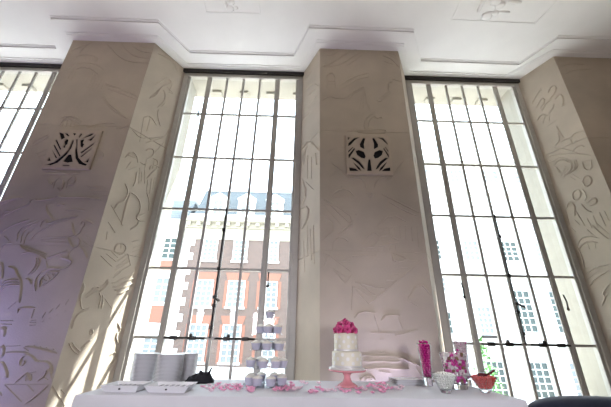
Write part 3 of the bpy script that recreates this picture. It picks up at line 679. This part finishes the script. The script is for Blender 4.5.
# square plates right of the cake
sq = MB()
def sqring(h, z): return [(-h*1.15, -h*.8, z), (h*1.15, -h*.8, z), (h*1.15, h*.8, z), (-h*1.15, h*.8, z)]
hs = [(.085, 0), (.09, .003), (.118, .016), (.12, .019), (.116, .018), (.088, .008)]
vs = sum((sqring(*q_) for q_ in hs), []); fs = [(0, 3, 2, 1)]
for k in range(len(hs)-1):
    for i in range(4): fs.append((k*4+i, k*4+(i+1) % 4, k*4+4+(i+1) % 4, k*4+4+i))
fs.append(tuple(len(vs)-4+i for i in range(4)))
sq.add(vs, fs); s0 = sq.build('square_plate', CHINA, None, bevel=.006)
for k in range(3):
    o = s0 if k == 0 else s0.copy()
    if k: COL.objects.link(o)
    o.location = (.95, 3.02, T+.001+k*.0125); o.rotation_euler = (0, 0, .06+k*.03)
    tag(o, ('bottom white rectangular plate of the low pile right of the cake', 'middle white rectangular plate of the low pile right of the cake', 'top white rectangular plate of the low pile right of the cake')[k], 'plate', 'rectangular plates right of the cake')

# ------------------------------------------------------------------ trays with cutlery
def fork(mb, L=.17):
    mb.tube([(0, -L/2, .004), (0, -L*.1, .007), (0, L*.2, .004)], .0038, 6, .0028)
    mb.box(-.009, .009, L*.2, L*.32, .003, .0055)
    for k in range(4): mb.box(-.009+k*.0054, -.009+k*.0054+.0026, L*.32, L*.5, .004, .006)
    return mb
fk0 = None
for nm, (a, b), dy in (('left', (93, 134.5), 0), ('right', (140, 187), .0)):
    p0, p1 = atZ(a, 387.3, T+.042), atZ(b, 387.3, T+.042)
    c = (p0+p1)/2; hw = (p1-p0).length/2; hd = .115
    c = tp((Vector((c.x, c.y, 0))-A0).dot(ux), .012+.05+hd, T+.001)
    root = thing('serving_tray', '%s white rectangular serving tray with sloping sides at the left table end' % ('leftmost' if nm == 'left' else 'second from left'), 'tray', c, ang, 'serving trays of cutlery')
    m = MB(); prof = [(.78, .70, 0), (.80, .72, .0), (.985, .98, .038), (1, 1, .042), (.985, .98, .0425), (.80, .73, .006)]
    vs = []; fs = []
    for sx, sy, z in prof: vs += [(-hw*sx, -hd*sy, z), (hw*sx, -hd*sy, z), (hw*sx, hd*sy, z), (-hw*sx, hd*sy, z)]
    for k in range(len(prof)-1):
        for i in range(4): fs.append((k*4+i, k*4+(i+1) % 4, k*4+4+(i+1) % 4, k*4+4+i))
    fs += [(0, 3, 2, 1), tuple(len(vs)-4+i for i in range(4))]
    m.add(vs, fs)
    off = MB(); off.v = [p+Vector(c) for p in m.v]; off.f = m.f
    off.build('tray_body', CHINA, root, bevel=.003)
    h = MB(); h.add([p+Vector(c) for p in MB().box(-.005, .005, -hd*.9-.004, -hd*.9+.004, .018, .026).v], MB().box(0, 1, 0, 1, 0, 1).f); h.build('drain_hole', BLACKVOID, root)
    for k in range(12):
        if fk0 is None: fk0 = fork(MB()).build('fork', STEEL, None, smooth=False); o = fk0
        else: o = fk0.copy(); COL.objects.link(o)
        sx = -hw*.72+k*hw*1.44/11
        p = Vector(c)+ux*sx+Vector((0, 0, .0085+.013*(k % 2)))+uy*(.005*(k % 3-1))
        o.location = p; o.rotation_euler = (0, 0, ang+rng.uniform(-.04, .04))
        tag(o, 'silver fork, %s from the left in the %s serving tray' % (ORD[k+1], 'leftmost' if nm == 'left' else 'second'), 'fork', 'forks laid out in the serving trays')

# crumpled black cloth
cm_ = MB(); cx, cy = ontop(194.5, 384.2).x, 2.86
nu, nv = 22, 12; vs = []; fs = []
for j in range(nv+1):
    for i in range(nu):
        a = 2*PI*i/nu; t = j/nv*PI/2
        r = math.cos(t)*(1+.14*math.sin(3*a+1)+.1*math.sin(7*a))+.02
        z = (.055*math.sin(t)**.7)*(1+.3*math.sin(5*a+j)+.35*math.cos(a-.4))
        vs.append((cx+.105*r*math.cos(a), cy+.075*r*math.sin(a), T+.001+max(0, z)))
for j in range(nv):
    for i in range(nu): fs.append((j*nu+i, j*nu+(i+1) % nu, (j+1)*nu+(i+1) % nu, (j+1)*nu+i))
fs += [tuple(range(nu))[::-1], tuple(nv*nu+i for i in range(nu))]
cm_.add(vs, fs); cm_.tube([(cx+.05, cy, T+.05), (cx+.085, cy, T+.075), (cx+.105, cy-.01, T+.115)], .016, 6, .004)
tag(cm_.build('napkin', BLACKC, None, smooth=True), 'crumpled black cloth on the table beside the plate stacks', 'cloth')

# ------------------------------------------------------------------ cupcake stand
SX, SY = atY(265.5, 387, 2.79).x, 2.79
st = thing('cupcake_stand', 'clear acrylic five tier cupcake stand on the left table', 'cupcake stand', (SX, SY, T))
def zat(y, x=266): return atY(x, y, SY).z
TIER = [(T+.008, .175), (T+.124, .162), (T+.248, .140), (T+.372, .112), (T+.490, .078)]
for z, r in TIER:
    MB().lathe([(r, -.004), (r+.001, 0), (r, .004)], (SX, SY, z), 40).build('tier_disc', ACRYL, st, smooth=False)
for z0, z1 in zip([t[0] for t in TIER[:-1]], [t[0] for t in TIER[1:]]):
    MB().lathe([(.02, z0+.004), (.013, z0+.03), (.013, z1-.03), (.02, z1-.004)], (SX, SY, 0), 16).build('post', ACRYL, st, smooth=True)
ck0 = thing('cupcake', '', '')
wr = MB(); wr.lathe([(.024, 0), (.0295, .026), (.0345, .046), (.033, .046), (.028, .024)], n=40, flute=.03); wo = wr.build('paper_case', WRAP, ck0)
fr_ = MB(); n = 36; prof = []
for k in range(15):
    t = k/14; prof.append((max(.0015, .0335*math.cos(t*PI/2)**.8*(1+.06*math.sin(t*22))), .043+.022*t))
fr_.lathe(prof, n=24, flute=.03); fr_.build('frosting', FROST, ck0, smooth=True)
used = [False]
def cupcake(x, y, z, label):
    if not used[0]: o = ck0; used[0] = True
    else: o = copy_tree(ck0)
    o.location = (x, y, z); o.rotation_euler = (0, 0, rng.uniform(0, 6)); o.scale = (1.17, 1.17, 1.1)
    tag(o, label, 'cupcake', 'cupcakes on the acrylic stand')
cupcake(SX, SY, TIER[4][0]+.0045, 'vanilla cupcake in a lilac paper case, alone on the top tier')
def ringc(ti, angs, r, tn):
    for a, nm in angs: cupcake(SX+r*math.cos(math.radians(a)), SY+r*math.sin(math.radians(a)), TIER[ti][0]+.0045, 'vanilla cupcake in a lilac paper case, %s on the %s tier' % (nm, tn))
ringc(3, [(-168, 'left'), (-92, 'front middle'), (-12, 'right'), (82, 'hidden at back')], .072, 'second')
ringc(2, [(-160, 'left'), (-90, 'front middle'), (-20, 'right'), (55, 'back right'), (125, 'back left')], .100, 'middle')
ringc(1, [(-170, 'far left'), (-98, 'front middle'), (-10, 'far right'), (-54, 'right of front middle'), (65, 'back right'), (120, 'back left')], .130, 'fourth')
ringc(0, [(-150, 'far left'), (-112, 'left of middle'), (-70, 'right of middle'), (-22, 'far right'), (28, 'back right'), (66, 'back middle'), (112, 'back left of middle'), (155, 'back left')], .138, 'bottom')

# ------------------------------------------------------------------ cake
KX, KY = atY(347.4, 386, 2.80).x, 2.80
k_ = thing('cake_stand', 'pink ceramic pedestal cake stand under the white cake', 'cake stand', (KX, KY, T))
MB().lathe([(.078, .001), (.08, .008), (.066, .018), (.038, .034), (.027, .055), (.025, .075), (.034, .094), (.06, .103)], (KX, KY, T), 40).build('pedestal', STANDP, k_, smooth=True)
MB().lathe([(.055, .100), (.135, .107), (.149, .112), (.151, .117), (.148, .1205), (.055, .1205)], (KX, KY, T), 48).build('stand_plate', STANDP, k_, autosmooth=.8)
cake = thing('cake', 'two tier ivory cake with white polka dots and ribbon on pink stand', 'cake', (KX, KY, T+.1210))
zb = T+.1210
MB().lathe([(.143, 0), (.145, .003), (.145, .013), (.143, .015)], (KX, KY, zb), 48).build('cake_board', SATIN, cake, autosmooth=.8)
def tier(name, r, z0, z1, rows, cnt, d, ox):
    m = MB().lathe([(r, z0), (r, z1-.012), (r-.004, z1-.004), (r-.012, z1)], (KX+ox, KY, 0), 56); o = m.build(name, ICING, cake, autosmooth=.9)
    q = MB()
    for ri, z in enumerate(rows):
        for k in range(cnt):
            a0 = 2*PI*(k+.5*(ri % 2))/cnt+.1
            vs = [(KX+ox+(r+.0022)*math.cos(a0), KY+(r+.0022)*math.sin(a0), z)]
            for i in range(12):
                t = 2*PI*i/12; a = a0+d*math.cos(t)/r; vs.append((KX+ox+(r+.0012)*math.cos(a), KY+(r+.0012)*math.sin(a), z+d*math.sin(t)))
            q.add(vs, [(0, 1+i, 1+(i+1) % 12) for i in range(12)])
    q.build('polka_dots', DOTW, o)
    return o
zl, zu = zb+.015, zb+.134
lt = tier('lower_tier', .119, zl, zu, [zl+.034, zl+.064, zl+.094], 9, .0135, .002)
ut = tier('upper_tier', .095, zu, zu+.135, [zu+.036, zu+.070, zu+.104], 8, .0125, -.003)
MB().lathe([(.120, zl+.001), (.1215, zl+.002), (.1215, zl+.016), (.120, zl+.017)], (KX+.002, KY, 0), 56, close=False).build('ribbon', SATIN, lt)
MB().lathe([(.0962, zu+.001), (.0975, zu+.002), (.0975, zu+.014), (.0962, zu+.015)], (KX-.003, KY, 0), 56, close=False).build('ribbon', SATIN, ut)
# roses
def rose_tree():
    root = thing('rose', '', '')
    h = MB(); h.ball((0, 0, .012), .013, 10, 8, (1, 1, 1.1)); h.build('rose_heart', ROSED, root, smooth=True)
    for ring, (n, r, hgt, tilt) in enumerate(((4, .012, .030, .15), (5, .020, .030, .45), (7, .029, .026, .8))):
        for k in range(n):
            a = 2*PI*k/n+ring*.5; m = MB(); W = .020+.004*ring; vs = []; fs = []
            for j in range(5):
                t = j/4
                for i in range(5):
                    s = (i/4-.5)*2; wv = W*math.sin(PI*(.25+.6*t))
                    rr = r*(.35+.65*t)+math.sin(tilt)*.012*t*t-.004*s*s
                    b = a+s*wv/max(rr, .010)*.75
                    vs.append((rr*math.cos(b), rr*math.sin(b), -.008+hgt*t*(1-.12*s*s)-tilt*.012*t*t))
            for j in range(4):
                for i in range(4): fs.append((j*5+i, j*5+i+1, j*5+6+i, j*5+5+i))
            m.add(vs, fs); o = m.build('petal', ROSEM, root, smooth=True)
            sd = o.modifiers.new('thick', 'SOLIDIFY'); sd.thickness = .0012
    return root
r0 = rose_tree(); zt_ = zu+.135
spots = [(0, 0, .092, 'at the crown')]
for k, nm in enumerate(('right', 'back right', 'back left', 'left', 'front')):
    a = [-18, 54, 126, 198, 270][k]; spots.append((.053*math.cos(math.radians(a)), .053*math.sin(math.radians(a)), .066, nm+' of the middle ring'))
for k, nm in enumerate(('right', 'back right', 'back', 'back left', 'left', 'front left', 'front', 'front right')):
    a = k*45+4; spots.append((.082*math.cos(math.radians(a)), .082*math.sin(math.radians(a)), .026, nm+' of the lowest ring'))
for i, (dx, dy, dz, nm) in enumerate(spots):
    o = r0 if i == 0 else copy_tree(r0)
    o.location = (KX+dx-.003, KY+dy, zt_+dz)
    dirv = Vector((dx, dy, .03 if dz < .05 else .07)) if dx or dy else Vector((0, 0, 1))
    o.rotation_euler = dirv.to_track_quat('Z', 'Y').to_euler(); s = 1.0 if i < 6 else .97; o.scale = (s, s, s)
    tag(o, 'deep pink rose on top of the cake, %s' % nm, 'rose', 'roses on the cake')

# ------------------------------------------------------------------ scattered petals
def petal_mesh():
    m = MB(); vs = []; fs = []
    for j in range(5):
        t = j/4
        for i in range(5):
            s = (i/4-.5)*2; wd = .019*math.sin(PI*(.12+.76*t)); vs.append((s*wd, (t-.5)*.042, .0015+.012*(s*s*.7+(t-.45)**2*2.2)))
    for j in range(4):
        for i in range(4): fs.append((j*5+i, j*5+i+1, j*5+6+i, j*5+5+i))
    return m.add(vs, fs)
pm = [petal_mesh().build('rose_petal', m_, None, smooth=True) for m_ in (PETA, PETB)]
used_p = [False, False]
areas = [('left of the cupcake stand, behind the black cloth end', [(203,387.5),(207,389),(209,386),(212,390),(214,388),(217,386.5),(220,389.5),(222,387.5),(225,385.5),(227,388.5),(229,386),(231,390.5),(233,387.5),(236,389),(238,391),(240,388),(223,391),(211,392),(239,385.5),(234,385),(219,384.5)]),
 ('in front of the cupcake stand', [(247,390),(249,388.5),(251,391),(253,389.5),(250,392.5)]),
 ('between the cupcake stand and the cake', [(275,391),(278,389.5),(281,391),(284,389.5),(287,391),(290,389.5),(292,387),(294,391),(297,389.5),(300,388.5),(286,387.5),(302,383.5),(306,384.5),(319,384),(291,383.8),(313,391.5),(316,393),(311,393.5),(318,388.5),(321,390),(323,391.5),(327,392)]),
 ('around the foot of the pink cake stand', [(338,389),(341,391),(345,393),(348,392),(335,392),(331,391),(358,390),(362,389),(365,391),(359,394),(368,387.5)]),
 ('right of the cake, before the square plates', [(371,386),(374,388),(376,390),(379,387),(381,391),(383,388.5),(385,390.5),(387,386.5),(382,393),(390,389.5),(378,384.5),(384,385),(396,389),(399,390.5),(373,393.5),(402,388)])]
for area, pts in areas:
    for (x, y) in pts:
        k = 0 if rng.random() < .55 else 1; p = ontop(x+rng.uniform(-.5, .5), y, T+.001)
        o = pm[k] if not used_p[k] else pm[k].copy()
        if used_p[k]: COL.objects.link(o)
        used_p[k] = True
        o.location = p; s = rng.uniform(.95, 1.4); o.scale = (s, s, s); o.rotation_euler = (0, 0, rng.uniform(0, 6.28))
        tag(o, '%s pink rose petal lying %s' % (('deep', 'pale')[k], area.replace(', behind the black cloth end', ' on the cloth')), 'petal', '%s pink petals %s' % (('deep', 'pale')[k], area.split(',')[0]))

# ------------------------------------------------------------------ candy vases
def candy_fill(proto_list, weights, c, rad, z0, z1, pitch, ring_r, labels, group, cat, shell=True, jit=.0):
    z = z0; lay = 0; used_f = candy_fill.used
    while z <= z1:
        R = rad(z)-ring_r-.003
        for rr in ([R] if R < ring_r*1.2 else [R, R-2*ring_r*.95] if shell else [R]):
            if rr < ring_r*.5: cnt = 1; rr = 0
            else: cnt = max(3, int(2*PI*rr/(pitch)))
            for k in range(cnt):
                a = 2*PI*(k+.5*(lay % 2))/cnt+lay*.13
                i = rng.choices(range(len(proto_list)), weights)[0]; pr = proto_list[i]
                if id(pr) in used_f: o = copy_tree(pr)
                else: o = pr; used_f.add(id(pr))
                o.location = (c[0]+rr*math.cos(a)+rng.uniform(-jit, jit), c[1]+rr*math.sin(a)+rng.uniform(-jit, jit), z+rng.uniform(-jit, jit))
                o.rotation_euler = (rng.uniform(0, 6), rng.uniform(0, 6), rng.uniform(0, 6)) if jit else (0, 0, 0)
                tag(o, labels[i], cat, group[i])
        z += pitch*.86; lay += 1
candy_fill.used = set()
def vase(name, label, c, prof_out, wall, zin, nseg=40):
    root = thing(name, label, 'vase' if 'vase' in name else 'bowl', c)
    m = MB(); inn = [(r-wall, z) for r, z in prof_out if z > zin+.004]
    def rin(z):
        for (r0_, a), (r1_, b) in zip(prof_out, prof_out[1:]):
            if a <= z <= b: return r0_+(r1_-r0_)*(z-a)/(b-a)
        return prof_out[-1][0]
    prof = prof_out+inn[::-1]+[(rin(zin)-wall, zin)]
    m.lathe(prof, c, nseg); m.build('glass_body', VGLASS, root, smooth=False, autosmooth=.6)
    b = MB(); b.lathe([(rin(z)*.97, z) for z in (.003, zin*.5, zin*.92)], c, nseg)
    b.build('solid_base', BASEG, root, smooth=False, autosmooth=.6)
    return rin
g = bpy.data.materials.new('solid_glass'); g.use_nodes = True; gb = g.node_tree.nodes['Principled BSDF']
gb.inputs['Transmission Weight'].default_value = 1; gb.inputs['Roughness'].default_value = .02; gb.inputs['IOR'].default_value = 1.45; gb.inputs['Base Color'].default_value = (.96, .98, 1, 1)
BASEG = g
# tapered vase with magenta balls
V1 = (atY(428.6, 385, 2.93).x, 2.93, T+.001)
p1 = [(.034, 0), (.036, .004), (.046, .16), (.060, .325)]
r1 = vase('candy_vase', 'tall tapered glass vase filled with magenta candy balls', V1, p1, .0035, .062)
b0 = MB().ball((0, 0, 0), .0115, 10, 7).build('candy_ball', CANDYP, None, smooth=True)
candy_fill([b0], [1], V1, lambda z: r1(z-V1[2])-.0035, V1[2]+.075, V1[2]+.322, .0225, .0115, ['shiny magenta candy ball in the tall tapered vase'], ['magenta candy balls in the tapered vase'], 'candy', shell=True)
for k in range(7):
    o = b0.copy(); COL.objects.link(o); a = k*PI*2/6; rr = 0 if k == 6 else .03
    o.location = (V1[0]+rr*math.cos(a), V1[1]+rr*math.sin(a), V1[2]+.331+(.008 if k == 6 else 0)+.003*(k % 2)); tag(o, 'shiny magenta candy ball heaped at the brim of the tall tapered vase', 'candy', 'magenta candy balls heaped at the brim')
# wide cylinder with mixed candies
V2 = (atY(457.5, 386, 2.785).x, 2.785, T+.001)
p2 = [(.070, 0), (.074, .006), (.085, .06), (.102, .255)]
r2 = vase('candy_vase', 'wide glass vase filled with mixed pink and white candies behind the mint bowl', V2, p2, .004, .04)
def chunk(m_):
    b = MB(); s = .012; b.box(-s*1.3, s*1.3, -s*.75, s*.75, -s*.75, s*.75); return b.build('wrapped_candy', m_, None, bevel=.004)
chs = [chunk(m_) for m_ in (CANDYH, CANDYW, CANDYL, CANDYM)]
nm_ = ['hot pink', 'white', 'pale pink', 'brown']
candy_fill(chs, [3, 4, 3, 1], V2, lambda z: r2(z-V2[2])-.004, V2[2]+.06, V2[2]+.255, .0265, .0150, ['%s chunky candy in the wide glass vase' % q_ for q_ in nm_], ['%s candies in the wide vase' % q_ for q_ in nm_], 'candy', shell=True, jit=.003)
# tall vase behind with pale candies
V3 = (atY(467, 386, 2.985).x, 2.985, T+.001)
p3 = [(.040, 0), (.042, .005), (.048, .16), (.060, .345)]
r3 = vase('candy_vase', 'tall glass vase of pale pink candies behind the wide candy vase', V3, p3, .0035, .05)
pb = [MB().ball((0, 0, 0), .012, 8, 6, (1.2, 1, .9)).build('sugared_candy', m_, None, smooth=True) for m_ in (CANDYL, CANDYH)]
candy_fill(pb, [7, 1], V3, lambda z: r3(z-V3[2])-.0035, V3[2]+.065, V3[2]+.342, .024, .0125, ['pale pink candy in the tall rear vase', 'hot pink candy in the tall rear vase'], ['pale pink candies in the rear vase', 'hot pink candies in the rear vase'], 'candy', shell=False, jit=.002)
# bowls
def bowl(label, c, rt_, h, m_, nmc, lab, grp):
    pr = [(.032, 0), (.036, .005), (rt_*.66, h*.45), (rt_*.9, h*.8), (rt_, h)]
    rin = vase('candy_bowl', label, c, pr, .004, .022)
    bits = MB().ball((0, 0, 0), .0088, 7, 5, (1.15, 1, .95)).build(nmc, m_, None, smooth=True)
    candy_fill([bits], [1], c, lambda z: rin(z-c[2])-.005, c[2]+.034, c[2]+h*.90, .0185, .0092, [lab], [grp], 'candy', shell=False, jit=.0015)
    for rr, zz in ((rt_*.62, h*.93), (rt_*.42, h*.97), (rt_*.2, h*1.0), (0, h*1.02)):
        n = max(1, int(2*PI*rr/.0185))
        for k in range(n):
            o = bits.copy(); COL.objects.link(o); a = 2*PI*k/n
            o.location = (c[0]+rr*math.cos(a), c[1]+rr*math.sin(a), c[2]+zz+rng.uniform(-.002, .002)); tag(o, lab.replace(' in ', ' heaped on top in '), 'candy', grp+', top heap')
B1 = (atY(446.5, 394, 2.56).x, 2.56, T+.001); B2 = (atY(486, 393, 2.615).x, 2.615, T+.001)
bowl('flared glass bowl of small white mints at the front of the table', B1, .094, .128, MINT, 'mint', 'small white mint in the flared glass bowl', 'mints in the glass bowl')
bowl('flared glass bowl of coral red candies with a dark scoop in it', B2, .100, .112, REDC, 'jelly_candy', 'small coral red candy in the right hand glass bowl', 'coral red candies in the glass bowl')
sc = thing('candy_scoop', 'dark red scoop resting on the coral red candies', 'scoop', (B2[0], B2[1], B2[2]+.105))
off = Vector((B2[0]-.012, B2[1]-.02, B2[2]+.108)); vs = []; fs = []
for j in range(6):
    t = j/5*PI/2
    for i in range(16):
        a = 2*PI*i/16; vs.append(off+Vector((.043*math.cos(t)*math.cos(a), .030*math.cos(t)*math.sin(a)+.0, .026*math.sin(t))))
for j in range(5):
    for i in range(16): fs.append((j*16+i, j*16+(i+1) % 16, (j+1)*16+(i+1) % 16, (j+1)*16+i))
o = MB().add(vs, fs).build('scoop_bowl', SCOOPM, sc, smooth=True); sd = o.modifiers.new('thick', 'SOLIDIFY'); sd.thickness = .002
MB().tube([off+Vector((.034, 0, .010)), off+Vector((.06, 0, .020)), off+Vector((.095, 0, .042))], .006, 8, .010).build('scoop_handle', SCOOPM, sc, smooth=True)

# ------------------------------------------------------------------ navy armchair at the right end
so = thing('armchair', 'dark navy upholstered armchair with rounded back beyond the right table end', 'armchair', (2.12, 2.85, 0))
m = MB(); ns = 22; vs = []; fs = []
prof = [(-.09, .25), (-.09, .66), (-.06, .70), (0, .715), (.06, .70), (.09, .66), (.09, .25)]
x0, x1 = 1.69, 2.72
for i in range(ns+1):
    t = i/ns; x = x0+(x1-x0)*t; e = 1-abs(2*t-1)**6; dz = .030*(1-(2*(t-.42))**2) - (1-e)*.05
    for dy, z in prof: vs.append((x, 2.60+dy*(.6+.4*e), z+(dz if z > .5 else 0)))
K = len(prof)
for i in range(ns):
    for k in range(K-1): fs.append((i*K+k, i*K+k+1, (i+1)*K+k+1, (i+1)*K+k))
    fs.append((i*K+K-1, i*K, (i+1)*K, (i+1)*K+K-1))
fs += [tuple(range(K)), tuple(ns*K+k for k in range(K))[::-1]]
m.add(vs, fs); m.build('backrest', NAVY, so, smooth=True)
MB().box(x0+.1, x1-.1, 2.68, 3.22, .26, .42).build('seat', NAVY, so, bevel=.03, seg=3)
for a, b in ((x0, x0+.12), (x1-.12, x1)): MB().box(a, b, 2.66, 3.2, .25, .58).build('armrest', NAVY, so, bevel=.04, seg=3)
for x in (x0+.07, x1-.07):
    for y in (2.58, 3.14): MB().tube([(x, y, 0), (x, y, .27)], .018, 8, .026).build('leg', DARKWOOD, so)
